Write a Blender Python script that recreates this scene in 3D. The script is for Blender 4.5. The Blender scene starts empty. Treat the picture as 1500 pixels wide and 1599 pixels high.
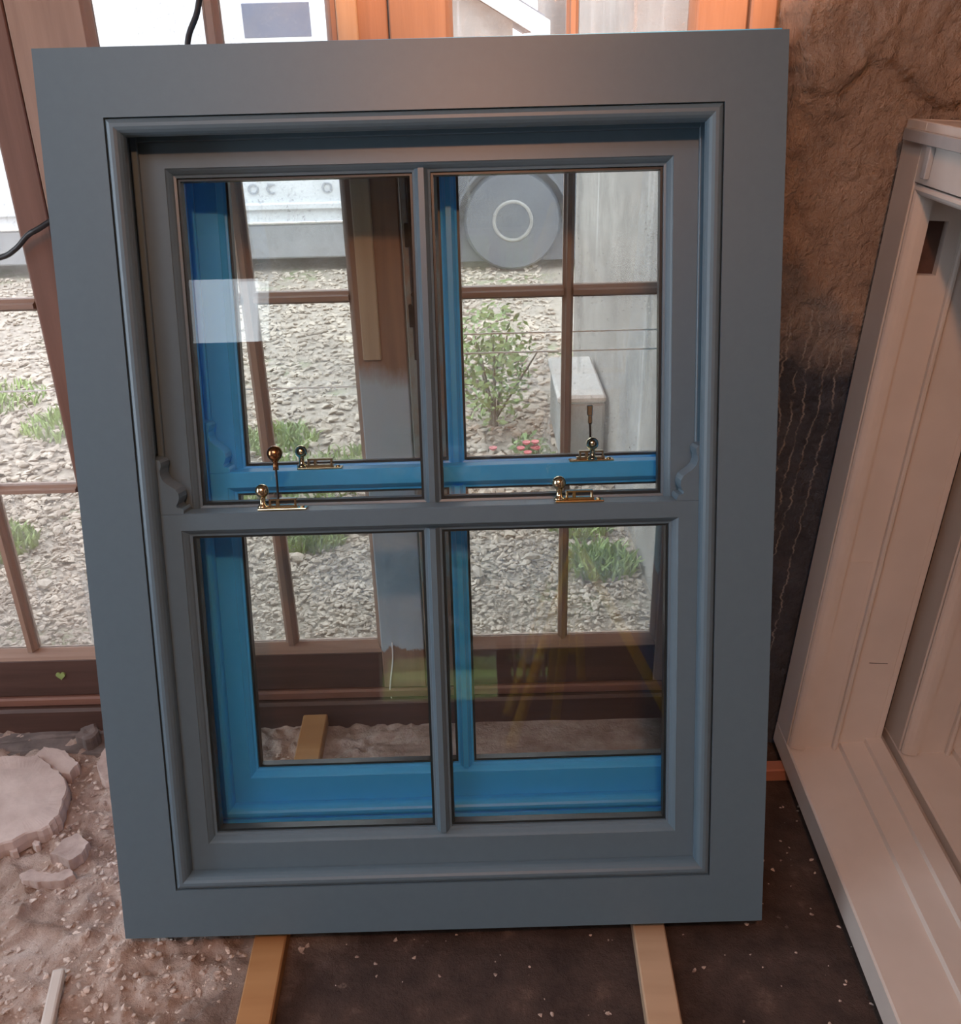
import bpy, bmesh, math, random
from mathutils import Vector, Matrix, noise
random.seed(7)
C = bpy.context.scene.collection
SC = bpy.context.scene
V3 = Vector

# ------------------------------------------------------------------ camera, sky, lamp, exposure
ZC = 1.311
RT = V3((0.999656766, 0.026198298, 0.0)); FW = V3((-0.011466197, 0.437519295, 0.899135915)); UP = V3((-0.023555831, 0.8988273, -0.437669518))
cam = bpy.data.cameras.new('camera'); camo = bpy.data.objects.new('camera', cam); C.objects.link(camo)
cam.sensor_fit = 'HORIZONTAL'; cam.sensor_width = 36; cam.lens = 36.0; cam.clip_start = 0.02
camo.matrix_world = Matrix(((RT[0], RT[1], -RT[2], 0), (FW[0], FW[1], -FW[2], 0), (UP[0], UP[1], -UP[2], ZC), (0, 0, 0, 1)))
SC.camera = camo
w = bpy.data.worlds.new('overcast_sky'); SC.world = w; w.use_nodes = True
bg = w.node_tree.nodes['Background']; bg.inputs[0].default_value = (0.90, 0.97, 1.06, 1); bg.inputs[1].default_value = 4.4
SC.view_settings.view_transform = 'Standard'; SC.view_settings.look = 'None'; SC.view_settings.gamma = 1
SC.view_settings.use_curve_mapping = False; SC.view_settings.exposure = 0.0
LAMP_COL = (1.0, 0.43, 0.20)
SPOT_POS = V3((0.15, 0.45, 2.30)); SPOT_AIM = V3((0.16, 1.70, 1.80)); SPOT_W = 270     # shaded ceiling spot near the doors
BULB_POS = V3((0.02, -0.60, 2.36)); BULB_W = 74                                     # warm fill bulb added further back, behind the camera
SC.cycles.use_denoising = True
SC.cycles.max_bounces = 14; SC.cycles.diffuse_bounces = 6; SC.cycles.transparent_max_bounces = 24

# ------------------------------------------------------------------ pixel helper (for reading the photograph once)
def ray(px, py):
    v = V3(((px-750)/1500., -(py-799.5)/1500., 1.0)); return V3((RT.dot(v), FW.dot(v), UP.dot(v)))
def atY(px, py, Y): d = ray(px, py); t = Y/d.y; return V3((0, 0, ZC)) + d*t
def atZ(px, py, Z=0.0): d = ray(px, py); t = (Z-ZC)/d.z; return V3((0, 0, ZC)) + d*t

# ------------------------------------------------------------------ materials
def mat(name):
    m = bpy.data.materials.new(name); m.use_nodes = True; nt = m.node_tree
    return m, nt, nt.nodes, nt.links, nt.nodes['Principled BSDF']
def nz(N, L, scale, detail=4, rough=.6, vec=None, stretch=None):
    tc = N.new('ShaderNodeTexCoord'); out = tc.outputs['Object']
    if stretch:
        mp = N.new('ShaderNodeMapping'); mp.inputs['Scale'].default_value = stretch; L.new(out, mp.inputs[0]); out = mp.outputs[0]
    n = N.new('ShaderNodeTexNoise'); n.inputs['Scale'].default_value = scale; n.inputs['Detail'].default_value = detail; n.inputs['Roughness'].default_value = rough
    L.new(out, n.inputs['Vector']); return n
def ramp(N, L, src, stops):
    r = N.new('ShaderNodeValToRGB'); e = r.color_ramp.elements
    while len(e) < len(stops): e.new(.5)
    for k, (p, c) in enumerate(stops): e[k].position = p; e[k].color = (c[0], c[1], c[2], 1)
    L.new(src, r.inputs[0]); return r
def bump(N, L, src, B, strength, dist=.005):
    b = N.new('ShaderNodeBump'); b.inputs['Strength'].default_value = strength; b.inputs['Distance'].default_value = dist
    L.new(src, b.inputs['Height']); L.new(b.outputs[0], B.inputs['Normal']); return b
def simple(name, c1, c2, scale=20, rough=.5, bmp=.1, stretch=None, metallic=0, detail=4, bdist=.003, spec=.5):
    m, nt, N, L, B = mat(name)
    n = nz(N, L, scale, detail, stretch=stretch); r = ramp(N, L, n.outputs[0], [(.3, c1), (.7, c2)])
    L.new(r.outputs[0], B.inputs['Base Color']); B.inputs['Roughness'].default_value = rough; B.inputs['Metallic'].default_value = metallic
    B.inputs['Specular IOR Level'].default_value = spec
    if bmp: bump(N, L, n.outputs[0], B, bmp, bdist)
    return m
def mixrgb(N, L, fac, a, b):
    x = N.new('ShaderNodeMix'); x.data_type = 'RGBA'
    for s, v in ((x.inputs[0], fac), (x.inputs[6], a), (x.inputs[7], b)):
        if hasattr(v, 'is_output'): L.new(v, s)
        elif isinstance(v, (int, float)): s.default_value = v
        else: s.default_value = (*v, 1)
    return x.outputs[2]
def mth(N, L, op, a, b=None, clamp=False):
    x = N.new('ShaderNodeMath'); x.operation = op; x.use_clamp = clamp
    for s, v in ((x.inputs[0], a), (x.inputs[1], b)):
        if v is None: continue
        if hasattr(v, 'is_output'): L.new(v, s)
        else: s.default_value = v
    return x.outputs[0]
def mrange(N, L, v, a, b):
    x = N.new('ShaderNodeMapRange'); L.new(v, x.inputs[0]); x.inputs[1].default_value = a; x.inputs[2].default_value = b; return x.outputs[0]
def objsep(N, L):
    tc = N.new('ShaderNodeTexCoord'); s = N.new('ShaderNodeSeparateXYZ'); L.new(tc.outputs['Object'], s.inputs[0]); return s.outputs

M = {}
M['blue'] = simple('grey_blue_paint', (.104, .170, .226), (.110, .180, .238), 60, .40, .03, detail=2)
M['sky'] = simple('daylit_blue_paint', (.050, .43, .93), (.056, .45, .95), 60, .40, .03, detail=2)  # same paint as the front window, brightened: daylight painted into the colour
M['white'] = simple('white_primer', (.60, .56, .525), (.66, .62, .585), 8, .45, .03, detail=3)
M['grey_strip'] = simple('plain_grey', (.36, .37, .38), (.42, .43, .44), 30, .5, .03)
M['pine'] = simple('bare_pine', (.38, .195, .08), (.50, .29, .13), 14, .6, .1, (1, .12, 1))
M['pine_v'] = simple('bare_pine_upright', (.50, .36, .22), (.62, .47, .30), 14, .6, .1, (1, 1, .08))
M['pine_old'] = simple('old_orange_pine', (.36, .17, .07), (.50, .26, .11), 14, .6, .15, (1, .12, 1))
M['pine_tan'] = simple('tan_batten', (.46, .33, .22), (.58, .43, .30), 14, .6, .15, (1, .12, 1))
M['redwood'] = simple('red_brown_batten', (.36, .15, .10), (.46, .22, .15), 14, .6, .15, (.12, 1, 1))
M['black'] = simple('black_rubber', (.015, .015, .017), (.025, .025, .027), 40, .4, .02)
M['dark_steel'] = simple('dark_steel', (.03, .028, .03), (.06, .055, .055), 60, .35, .05, metallic=.8)
M['spacer'] = simple('dark_glazing_spacer', (.010, .018, .022), (.018, .03, .036), 40, .4, .02)
M['brass'] = simple('polished_brass', (.80, .69, .45), (.86, .75, .52), 30, .12, 0, metallic=1)
M['brass_dark'] = simple('aged_brass', (.42, .22, .11), (.50, .28, .15), 30, .2, 0, metallic=1)
M['yellow'] = simple('yellow_enamel', (.75, .52, .03), (.82, .6, .05), 30, .4, .02)
M['bluepanel'] = simple('blue_board_paint', (.03, .16, .45), (.05, .2, .52), 8, .5, .05)
M['slate'] = simple('flagstone', (.44, .35, .32), (.70, .60, .56), 9, .85, .5, detail=8, bdist=.006)
M['rock'] = simple('rubble_stone', (.34, .26, .235), (.66, .56, .52), 22, .9, .5, detail=8, bdist=.004)
M['rock_dark'] = simple('damp_dark_stone', (.10, .085, .08), (.24, .20, .19), 22, .85, .5, detail=8)
M['chips'] = simple('mortar_chips', (.24, .17, .14), (.85, .76, .70), 60, .9, .3, detail=3)
M['gravel'] = simple('gravel_stone', (.30, .245, .195), (.60, .515, .425), 9, .85, .4, detail=6)
M['leaf'] = simple('leaf_green', (.14, .22, .06), (.30, .40, .14), 12, .6, .1)
M['grass'] = simple('grass_green', (.20, .30, .08), (.36, .46, .16), 5, .7, .1)
M['flower'] = simple('pink_petal', (.6, .1, .12), (.75, .25, .25), 30, .6, 0)
M['bark'] = simple('bark', (.12, .09, .06), (.2, .16, .11), 20, .8, .2)
M['vanwhite'] = simple('white_van_paint', (.62, .63, .65), (.66, .67, .69), 4, .3, 0)
M['vangrey'] = simple('grey_bumper_plastic', (.25, .25, .26), (.30, .30, .31), 10, .5, .03)
M['cargrey'] = simple('dark_grey_car_paint', (.10, .11, .13), (.14, .15, .17), 5, .35, 0)
M['lettering'] = simple('faded_grey_lettering', (.35, .36, .39), (.4, .41, .44), 10, .5, 0)
M['carglass'] = simple('car_glass', (.12, .13, .17), (.16, .17, .22), 3, .08, 0)
M['chrome'] = simple('chrome', (.85, .85, .85), (.9, .9, .9), 10, .15, 0, metallic=1)
M['concrete'] = simple('concrete', (.25, .245, .235), (.36, .35, .335), 12, .9, .3, detail=8)
M['limewash'] = simple('white_cap', (.62, .60, .57), (.72, .70, .67), 12, .8, .2)
M['concrete_pale'] = simple('pale_concrete', (.42, .41, .39), (.52, .50, .48), 12, .85, .3)
M['roof'] = simple('roof_slate', (.12, .12, .14), (.2, .2, .22), 8, .7, .3)
M['darkwall'] = simple('dark_room_plaster', (.11, .095, .085), (.19, .165, .145), 3, .9, .4, detail=8, bdist=.02)
M['ceilm'] = simple('dark_boards', (.13, .10, .075), (.19, .15, .11), 6, .8, .3, (1, .1, 1))

def glass(name, dirt=0.0, tint=(1, 1, 1)):
    m, nt, N, L, B = mat(name); N.remove(B); out = N['Material Output']
    tr = N.new('ShaderNodeBsdfTransparent'); tr.inputs[0].default_value = (*tint, 1)
    gl = N.new('ShaderNodeBsdfGlossy'); gl.inputs['Roughness'].default_value = .0; gl.inputs[0].default_value = (1, 1, 1, 1)
    fr = N.new('ShaderNodeFresnel'); fr.inputs[0].default_value = 1.45
    mx = N.new('ShaderNodeMixShader'); L.new(fr.outputs[0], mx.inputs[0]); L.new(tr.outputs[0], mx.inputs[1]); L.new(gl.outputs[0], mx.inputs[2])
    res = mx.outputs[0]
    if dirt:
        a = nz(N, L, 190, 3, .7); s1 = mrange(N, L, a.outputs[0], .56, .74)
        b = nz(N, L, 7, 5, .65); s2 = mrange(N, L, b.outputs[0], .3, .8)
        c = nz(N, L, 26, 3, .6, stretch=(1, 1, .07)); s3 = mrange(N, L, c.outputs[0], .64, .72)
        f = mth(N, L, 'MULTIPLY', s1, mth(N, L, 'ADD', s2, .15)); f = mth(N, L, 'MULTIPLY', f, .55 if dirt > .1 else .3)
        f = mth(N, L, 'ADD', f, mth(N, L, 'MULTIPLY', s2, dirt)); f = mth(N, L, 'ADD', f, mth(N, L, 'MULTIPLY', s3, dirt*1.2), True)
        df = N.new('ShaderNodeBsdfDiffuse'); df.inputs[0].default_value = (.5, .48, .45, 1)
        tl = N.new('ShaderNodeBsdfTranslucent'); tl.inputs[0].default_value = (.55, .53, .5, 1)
        ad = N.new('ShaderNodeMixShader'); ad.inputs[0].default_value = .6; L.new(df.outputs[0], ad.inputs[1]); L.new(tl.outputs[0], ad.inputs[2])
        m2 = N.new('ShaderNodeMixShader'); L.new(f, m2.inputs[0]); L.new(res, m2.inputs[1]); L.new(ad.outputs[0], m2.inputs[2]); res = m2.outputs[0]
    L.new(res, out.inputs[0]); return m
M['glass'] = glass('clear_glass', 0, (.97, .985, .98))
M['dirty'] = glass('dusty_door_glass', .28)
M['lap'] = simple('glass_lap_edge', (.8, .82, .8), (.9, .9, .88), 40, .3, 0)

def wood(name, c1, c2, axis='z', paint=None, rough=.55, pcol=(.42, .51, .56), edge_breakup=(.22, .32)):
    m, nt, N, L, B = mat(name)
    st = (1, 1, .06) if axis == 'z' else (.06, 1, 1)
    n = nz(N, L, 34, 6, .65, stretch=st); n2 = nz(N, L, 5, 4, .6)
    r = ramp(N, L, n.outputs[0], [(.28, c1), (.72, c2)])
    col = mixrgb(N, L, mth(N, L, 'MULTIPLY', n2.outputs[0], .5), r.outputs[0], c1)
    if paint:      # grey patch, broken at its edges: old paint on wood_p, painted veil on wood_q
        o = objsep(N, L); n3 = nz(N, L, 9, 6, .7, stretch=(1, 1, .35))
        zz = mth(N, L, 'ADD', o[2], mth(N, L, 'MULTIPLY', n3.outputs[0], .12))
        a = mrange(N, L, zz, paint[0], paint[0]+.006); b = mrange(N, L, zz, paint[1], paint[1]-.05)
        n4 = nz(N, L, 40, 5, .7, stretch=(1, 1, .3)); wr = mrange(N, L, n4.outputs[0], *edge_breakup)
        col = mixrgb(N, L, mth(N, L, 'MULTIPLY', mth(N, L, 'MULTIPLY', a, b), wr), col, pcol)
    L.new(col, B.inputs['Base Color']); B.inputs['Roughness'].default_value = rough; bump(N, L, n.outputs[0], B, .35, .002); return m
M['wood'] = wood('stained_door_wood', (.26, .17, .13), (.43, .295, .225))
M['wood_h'] = wood('stained_door_wood_across', (.26, .17, .13), (.43, .295, .225), 'x')
M['wood_p'] = wood('stained_wood_with_old_paint', (.20, .12, .085), (.36, .22, .15), 'z', (.225, .85))
M['wood_q'] = wood('stained_wood_with_painted_veil', (.20, .13, .10), (.34, .24, .18), 'z', (.40, 1.24), .55, (.25, .29, .28), (.36, .56))  # grey veil of the window glass painted onto the stile seen through it
M['wood_dark'] = wood('dark_damp_wood', (.055, .03, .024), (.13, .07, .055), 'x')
M['wood_brown'] = wood('dark_brown_post_wood', (.14, .07, .05), (.25, .13, .095))
M['wood_red'] = wood('red_brown_sill_wood', (.16, .075, .055), (.28, .14, .10), 'x')
M['lath'] = wood('pale_cover_strip', (.36, .27, .19), (.52, .41, .29))

def floor_mat():
    m, nt, N, L, B = mat('earth_and_mortar_floor'); o = objsep(N, L)
    n = nz(N, L, 3.2, 6, .6); f = nz(N, L, 70, 6, .7); sp = nz(N, L, 130, 2, .5); md = nz(N, L, 14, 5, .65)
    dust = ramp(N, L, md.outputs[0], [(.3, (.30, .21, .17)), (.5, (.50, .39, .335)), (.72, (.70, .61, .56))])
    dark = ramp(N, L, md.outputs[0], [(.35, (.045, .030, .027)), (.6, (.085, .058, .05)), (.75, (.20, .14, .11))])
    xx = mth(N, L, 'ADD', o[0], mth(N, L, 'MULTIPLY', mth(N, L, 'SUBTRACT', n.outputs[0], .5), .55))
    xx = mth(N, L, 'SUBTRACT', xx, mth(N, L, 'MULTIPLY', mth(N, L, 'SUBTRACT', o[1], 1.0), .45))   # the dusty strip widens towards the doors
    k = mrange(N, L, xx, -.50, -.30)
    back = mth(N, L, 'MULTIPLY', mrange(N, L, o[1], 1.40, 1.50), mrange(N, L, o[0], .40, .30)); k = mth(N, L, 'MULTIPLY', k, mth(N, L, 'SUBTRACT', 1, back))
    col = mixrgb(N, L, k, dust.outputs[0], dark.outputs[0])
    pt = nz(N, L, 11, 5, .7); spk = mth(N, L, 'MAXIMUM', mrange(N, L, sp.outputs[0], .78, .81), mth(N, L, 'MULTIPLY', mrange(N, L, pt.outputs[0], .66, .72), .6))
    col = mixrgb(N, L, mth(N, L, 'MULTIPLY', spk, .7), col, (.62, .52, .44))
    L.new(col, B.inputs['Base Color']); B.inputs['Roughness'].default_value = .85
    bump(N, L, f.outputs[0], B, .9, .010); return m
M['floor'] = floor_mat()
def stone_wall_mat():
    m, nt, N, L, B = mat('rough_plastered_stone'); o = objsep(N, L)
    n = nz(N, L, 9, 8, .7); f = nz(N, L, 75, 6, .7)
    up = ramp(N, L, n.outputs[0], [(.3, (.29, .22, .18)), (.5, (.46, .36, .295)), (.7, (.62, .50, .41))])
    gr = ramp(N, L, n.outputs[0], [(.3, (.16, .15, .15)), (.65, (.40, .38, .37))])
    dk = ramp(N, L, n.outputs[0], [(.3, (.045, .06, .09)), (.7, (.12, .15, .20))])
    w2 = nz(N, L, 6, 5, .6); wob = mth(N, L, 'MULTIPLY', mth(N, L, 'SUBTRACT', w2.outputs[0], .5), .30)
    zz = mth(N, L, 'ADD', o[2], wob)
    zx = mth(N, L, 'ADD', zz, mth(N, L, 'MULTIPLY', mth(N, L, 'SUBTRACT', o[0], .5), .9))
    col = mixrgb(N, L, mrange(N, L, zx, 1.02, .98), up.outputs[0], gr.outputs[0])  # grey patch whose slanting edge also paints in the blue window's cast shadow
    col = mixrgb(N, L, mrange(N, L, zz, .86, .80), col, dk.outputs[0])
    # white runs of lime down the dark lower part
    w3 = nz(N, L, 11, 5, .7, stretch=(.3, .3, 1)); wx = mth(N, L, 'ADD', o[0], mth(N, L, 'MULTIPLY', mth(N, L, 'SUBTRACT', w3.outputs[0], .5), .05))
    runs = None
    for x0, sl in ((.494, .02), (.506, .06), (.520, .03), (.531, .11), (.552, .09), (.572, .14), (.60, .1)):
        d = mth(N, L, 'ABSOLUTE', mth(N, L, 'SUBTRACT', mth(N, L, 'SUBTRACT', wx, x0), mth(N, L, 'MULTIPLY', mth(N, L, 'SUBTRACT', o[2], .6), sl)))
        q = mrange(N, L, d, .0022, .0006); runs = q if runs is None else mth(N, L, 'MAXIMUM', runs, q)
    g = nz(N, L, 30, 3, .6); runs = mth(N, L, 'MULTIPLY', runs, mrange(N, L, g.outputs[0], .36, .52))
    runs = mth(N, L, 'MULTIPLY', runs, mth(N, L, 'MULTIPLY', mrange(N, L, o[2], .93, .86), mrange(N, L, o[2], .12, .25)))
    col = mixrgb(N, L, mth(N, L, 'MULTIPLY', runs, .65), col, (.50, .52, .53))
    L.new(col, B.inputs['Base Color']); B.inputs['Roughness'].default_value = .9; f2 = nz(N, L, 38, 4, .65, stretch=(1, 1, .6)); bump(N, L, mth(N, L, 'ADD', f2.outputs[0], mth(N, L, 'MULTIPLY', f.outputs[0], .5)), B, 1.0, .03); return m
M['stonewall'] = stone_wall_mat()
def render_wall_mat():
    m, nt, N, L, B = mat('streaked_grey_render'); n = nz(N, L, 5, 8, .65); s = nz(N, L, 9, 4, .6, stretch=(1, 1, .05))
    a = ramp(N, L, n.outputs[0], [(.3, (.20, .18, .165)), (.7, (.36, .33, .30))])
    col = mixrgb(N, L, mrange(N, L, s.outputs[0], .6, .75), a.outputs[0], (.55, .53, .51))
    L.new(col, B.inputs['Base Color']); B.inputs['Roughness'].default_value = .9; bump(N, L, n.outputs[0], B, .4, .01); return m
M['render'] = render_wall_mat()
def ground_mat():
    m, nt, N, L, B = mat('fine_gravel_ground'); n = nz(N, L, 45, 6, .7); g = nz(N, L, 1.3, 5, .6); v = nz(N, L, 12, 4, .6)
    a = ramp(N, L, n.outputs[0], [(.3, (.25, .205, .165)), (.5, (.43, .365, .30)), (.7, (.60, .52, .44))])
    col = mixrgb(N, L, mth(N, L, 'MULTIPLY', mrange(N, L, g.outputs[0], .55, .68), mrange(N, L, v.outputs[0], .4, .6)), a.outputs[0], (.22, .28, .10))
    L.new(col, B.inputs['Base Color']); B.inputs['Roughness'].default_value = .9; bump(N, L, n.outputs[0], B, .8, .02); return m
M['ground'] = ground_mat()
def emis(name, col, s):
    m, nt, N, L, B = mat(name); B.inputs['Emission Color'].default_value = (*col, 1); B.inputs['Emission Strength'].default_value = s; return m
M['lamp_glow'] = emis('warm_lamp_lens', LAMP_COL, 6)

# ------------------------------------------------------------------ mesh helpers
def obj(name, bm, m, parent=None, smooth=False):
    me = bpy.data.meshes.new(name)
    if isinstance(bm, bmesh.types.BMesh):
        bmesh.ops.recalc_face_normals(bm, faces=bm.faces); bm.to_mesh(me); bm.free()
    else:
        me.from_pydata(bm[0], [], bm[1]); me.update()
    me.materials.append(M[m])
    if smooth: me.shade_smooth()
    o = bpy.data.objects.new(name, me); C.objects.link(o)
    if parent: o.parent = parent
    return o
def tag(o, label=None, cat=None, group=None, kind=None):
    if label: o['label'] = label
    if cat: o['category'] = cat
    if group: o['group'] = group
    if kind: o['kind'] = kind
    return o
def empty(name, loc=(0, 0, 0), mtx=None):
    o = bpy.data.objects.new(name, None); C.objects.link(o); o.empty_display_size = .05
    if mtx is not None: o.matrix_world = mtx
    else: o.location = loc
    return o
def box(x0, x1, y0, y1, z0, z1, bev=.0015, bm=None, seg=1):
    t = bmesh.new(); bmesh.ops.create_cube(t, size=1)
    for v in t.verts: v.co = V3(((x0+x1)/2+v.co.x*(x1-x0), (y0+y1)/2+v.co.y*(y1-y0), (z0+z1)/2+v.co.z*(z1-z0)))
    b = min(bev, .3*min(abs(x1-x0), abs(y1-y0), abs(z1-z0)))
    if b > 0: bmesh.ops.bevel(t, geom=t.edges[:], offset=b, segments=seg, affect='EDGES', profile=.5)
    if bm is None: return t
    me = bpy.data.meshes.new('tmp'); t.to_mesh(me); t.free(); bm.from_mesh(me); bpy.data.meshes.remove(me); return bm
def rings(rs, closed=True, sides=(0, 1, 2, 3), bm=None):
    """rs: list of (x0,x1,z0,z1,y) rectangles swept into a mitred frame"""
    bm = bm or bmesh.new(); vv = []
    for (x0, x1, z0, z1, y) in rs:
        vv.append([bm.verts.new(p) for p in ((x0, y, z0), (x1, y, z0), (x1, y, z1), (x0, y, z1))])
    n = len(rs); used = set()
    for s in sides:
        a, b = s, (s+1) % 4
        for k in range(n if closed else n-1):
            q = (vv[k][a], vv[k][b], vv[(k+1) % n][b], vv[(k+1) % n][a]); bm.faces.new(q); used.update(q)
        if len(sides) < 4:
            pass
    if len(sides) < 4 and closed:
        for s in sides:
            for c in (s, (s+1) % 4):
                if not ((c in sides) and ((c-1) % 4 in sides)):
                    try: bm.faces.new([vv[k][c] for k in range(n)])
                    except ValueError: pass
    for v in [v for r in vv for v in r]:
        if v not in used: bm.verts.remove(v)
    return bm
def prism(poly, axis, a, b, bm=None):
    """poly of 2-D points extruded along axis from a to b (x: (y,z), y: (x,z), z: (x,y))"""
    bm = bm or bmesh.new()
    def P(p, t): return (t, p[0], p[1]) if axis == 'x' else ((p[0], t, p[1]) if axis == 'y' else (p[0], p[1], t))
    A = [bm.verts.new(P(p, a)) for p in poly]; B = [bm.verts.new(P(p, b)) for p in poly]
    n = len(poly); bm.faces.new(A); bm.faces.new(B[::-1])
    for i in range(n): bm.faces.new((A[i], A[(i+1) % n], B[(i+1) % n], B[i]))
    return bm
def lathe(prof, seg=24, center=(0, 0, 0), bm=None, axis=None, cap=True):
    bm = bm or bmesh.new(); R = []
    mtx = Matrix.Identity(3) if axis is None else V3((0, 0, 1)).rotation_difference(V3(axis).normalized()).to_matrix()
    c = V3(center)
    for (r, z) in prof:
        R.append([bm.verts.new(c+mtx @ V3((r*math.cos(2*math.pi*k/seg), r*math.sin(2*math.pi*k/seg), z))) for k in range(seg)] if r > 1e-6 else [bm.verts.new(c+mtx @ V3((0, 0, z)))])
    for a, b in zip(R[:-1], R[1:]):
        for k in range(seg):
            k2 = (k+1) % seg
            if len(a) == 1 and len(b) == 1: continue
            if len(a) == 1: bm.faces.new((a[0], b[k], b[k2]))
            elif len(b) == 1: bm.faces.new((a[k], a[k2], b[0]))
            else: bm.faces.new((a[k], a[k2], b[k2], b[k]))
    if cap and len(R[0]) > 1: bm.faces.new(R[0][::-1])
    if cap and len(R[-1]) > 1: bm.faces.new(R[-1])
    return bm
def rod(p, q, r, seg=10, bm=None, r2=None):
    p, q = V3(p), V3(q); d = q-p; return lathe([(r, 0), (r if r2 is None else r2, d.length)], seg, p, bm, d)
def tube(pts, r, seg=8):
    pts = [V3(p) for p in pts]
    def cr(t):
        i = min(int(t), len(pts)-2); f = t-i; p0 = pts[max(i-1, 0)]; p1 = pts[i]; p2 = pts[i+1]; p3 = pts[min(i+2, len(pts)-1)]
        return .5*((2*p1)+(p2-p0)*f+(2*p0-5*p1+4*p2-p3)*f*f+(3*p1-p0-3*p2+p3)*f**3)
    n = 8*(len(pts)-1); path = [cr(k*(len(pts)-1)/n*.99999) for k in range(n+1)]
    bm = bmesh.new(); R = []
    for k, p in enumerate(path):
        d = (path[min(k+1, n)]-path[max(k-1, 0)]).normalized(); u = d.orthogonal().normalized() if k == 0 else (R_u-d*R_u.dot(d)).normalized(); R_u = u; v = d.cross(u)
        R.append([bm.verts.new(p+r*(math.cos(2*math.pi*j/seg)*u+math.sin(2*math.pi*j/seg)*v)) for j in range(seg)])
    for a, b in zip(R[:-1], R[1:]):
        for j in range(seg): bm.faces.new((a[j], a[(j+1) % seg], b[(j+1) % seg], b[j]))
    bm.faces.new(R[0][::-1]); bm.faces.new(R[-1]); return bm
def rockmesh(poly, z0, th, rough=.006, seed=0, inset=.012, sub=2):
    """a stone slab: irregular outline, broken side, slightly uneven top"""
    bm = bmesh.new(); c = V3((sum(p[0] for p in poly)/len(poly), sum(p[1] for p in poly)/len(poly), 0))
    P = []
    n = len(poly)
    for i in range(n):
        a, b = V3((*poly[i], 0)), V3((*poly[(i+1) % n], 0))
        for k in range(8):
            q = a.lerp(b, k/8); q += V3((noise.noise(q*130), noise.noise(q*130+V3((5, 0, 9))), 0))*rough*.6; q += V3((noise.noise(q*40+V3((seed, 0, 0))), noise.noise(q*40+V3((0, seed, 3))), 0))*rough; P.append(q)
    lv = []
    for s, z in ((1.0, z0), (1.02, z0+th*.5), (1.0, z0+th*.9), (.975, z0+th)):
        lv.append([bm.verts.new(c+(p-c)*s+V3((0, 0, z+noise.noise(p*25+V3((z*90, seed, 0)))*th*.12))) for p in P])
    for s in (.7, .4):
        lv.append([bm.verts.new(c+(p-c)*s+V3((0, 0, z0+th+noise.noise((c+(p-c)*s)*9+V3((0, seed, 0)))*th*.2))) for p in P])
    top = bm.verts.new(c+V3((0, 0, z0+th)))
    m = len(P)
    for a, b in zip(lv[:-1], lv[1:]):
        for k in range(m): bm.faces.new((a[k], a[(k+1) % m], b[(k+1) % m], b[k]))
    for k in range(m): bm.faces.new((lv[-1][k], lv[-1][(k+1) % m], top))
    bm.faces.new(lv[0][::-1]); return bm
ICO = None
def ico():
    global ICO
    if ICO is None:
        b = bmesh.new(); bmesh.ops.create_icosphere(b, subdivisions=1, radius=1); ICO = ([v.co.copy() for v in b.verts], [[v.index for v in f.verts] for f in b.faces]); b.free()
    return ICO
def pebbles(spots):
    """many small stones in one mesh: (x,y,z,sx,sy,sz,rot,seed)"""
    vs, fs = ico(); V = []; F = []
    for (x, y, z, sx, sy, sz, rot, sd) in spots:
        o = len(V); c, s = math.cos(rot), math.sin(rot); tx = (sd % 7-3)*.09; ty = (sd % 5-2)*.1
        for k, v in enumerate(vs):
            j = 1+.28*math.sin(k*2.3+sd*1.7); a, b, d = v.x*sx*j, v.y*sy*j, v.z*sz*j
            d += a*tx+b*ty; V.append((x+a*c-b*s, y+a*s+b*c, z+d))
        F.extend([[i+o for i in f] for f in fs])
    return V, F

# ------------------------------------------------------------------ SETTING: floor, walls, ceiling
def fheight(x, y):
    p = V3((x, y, 0))
    left = min(1, max(0, (-.36-x+(y-1.0)*.45)/.12))
    smooth = min(1, max(0, (-.70-x-(y-1.05)*-.1)/.05))*min(1, max(0, (1.20-y)/.06))
    a = noise.fractal(p*9, 1, 2, 4)*.007 + noise.fractal(p*38+V3((3, 1, 0)), 1, 2, 4)*.013*(1-smooth*.8)
    r = 1-abs(noise.noise(p*7+V3((9, 2, 0)))); a += max(0, r-.93)*.14
    b = noise.fractal(p*5+V3((0, 7, 0)), 1, 2, 5)*.0035
    h = a*left + b*(1-left)
    if y > 1.56 and x < .45: h -= (y-1.56)*.10
    return h-.006
xs = [-2.2, -1.9, -1.6, -1.4] + [-1.25+.0075*k for k in range(int(2.05/.0075)+1)] + [.9, 1.1, 1.3, 1.5]
ys = [-2.3, -1.8, -1.2, -.6, 0, .4, .65] + [.75+.0075*k for k in range(int(.98/.0075)+1)]
Vf = [(x, y, fheight(x, y)) for y in ys for x in xs]; nx = len(xs)
Ff = [(j*nx+i, j*nx+i+1, (j+1)*nx+i+1, (j+1)*nx+i) for j in range(len(ys)-1) for i in range(nx-1)]
floor = obj('floor', (Vf, Ff), 'floor', None, True); tag(floor, 'earth floor, pale crumbled mortar on the left and dark damp dirt on the right', kind='structure')

def struct(name, bm, m, label=None, smooth=False):
    o = obj(name, bm, m, None, smooth); o['kind'] = 'structure'
    if label: o['label'] = label
    return o
DY = 1.695   # inner face of the glazed doors
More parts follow.
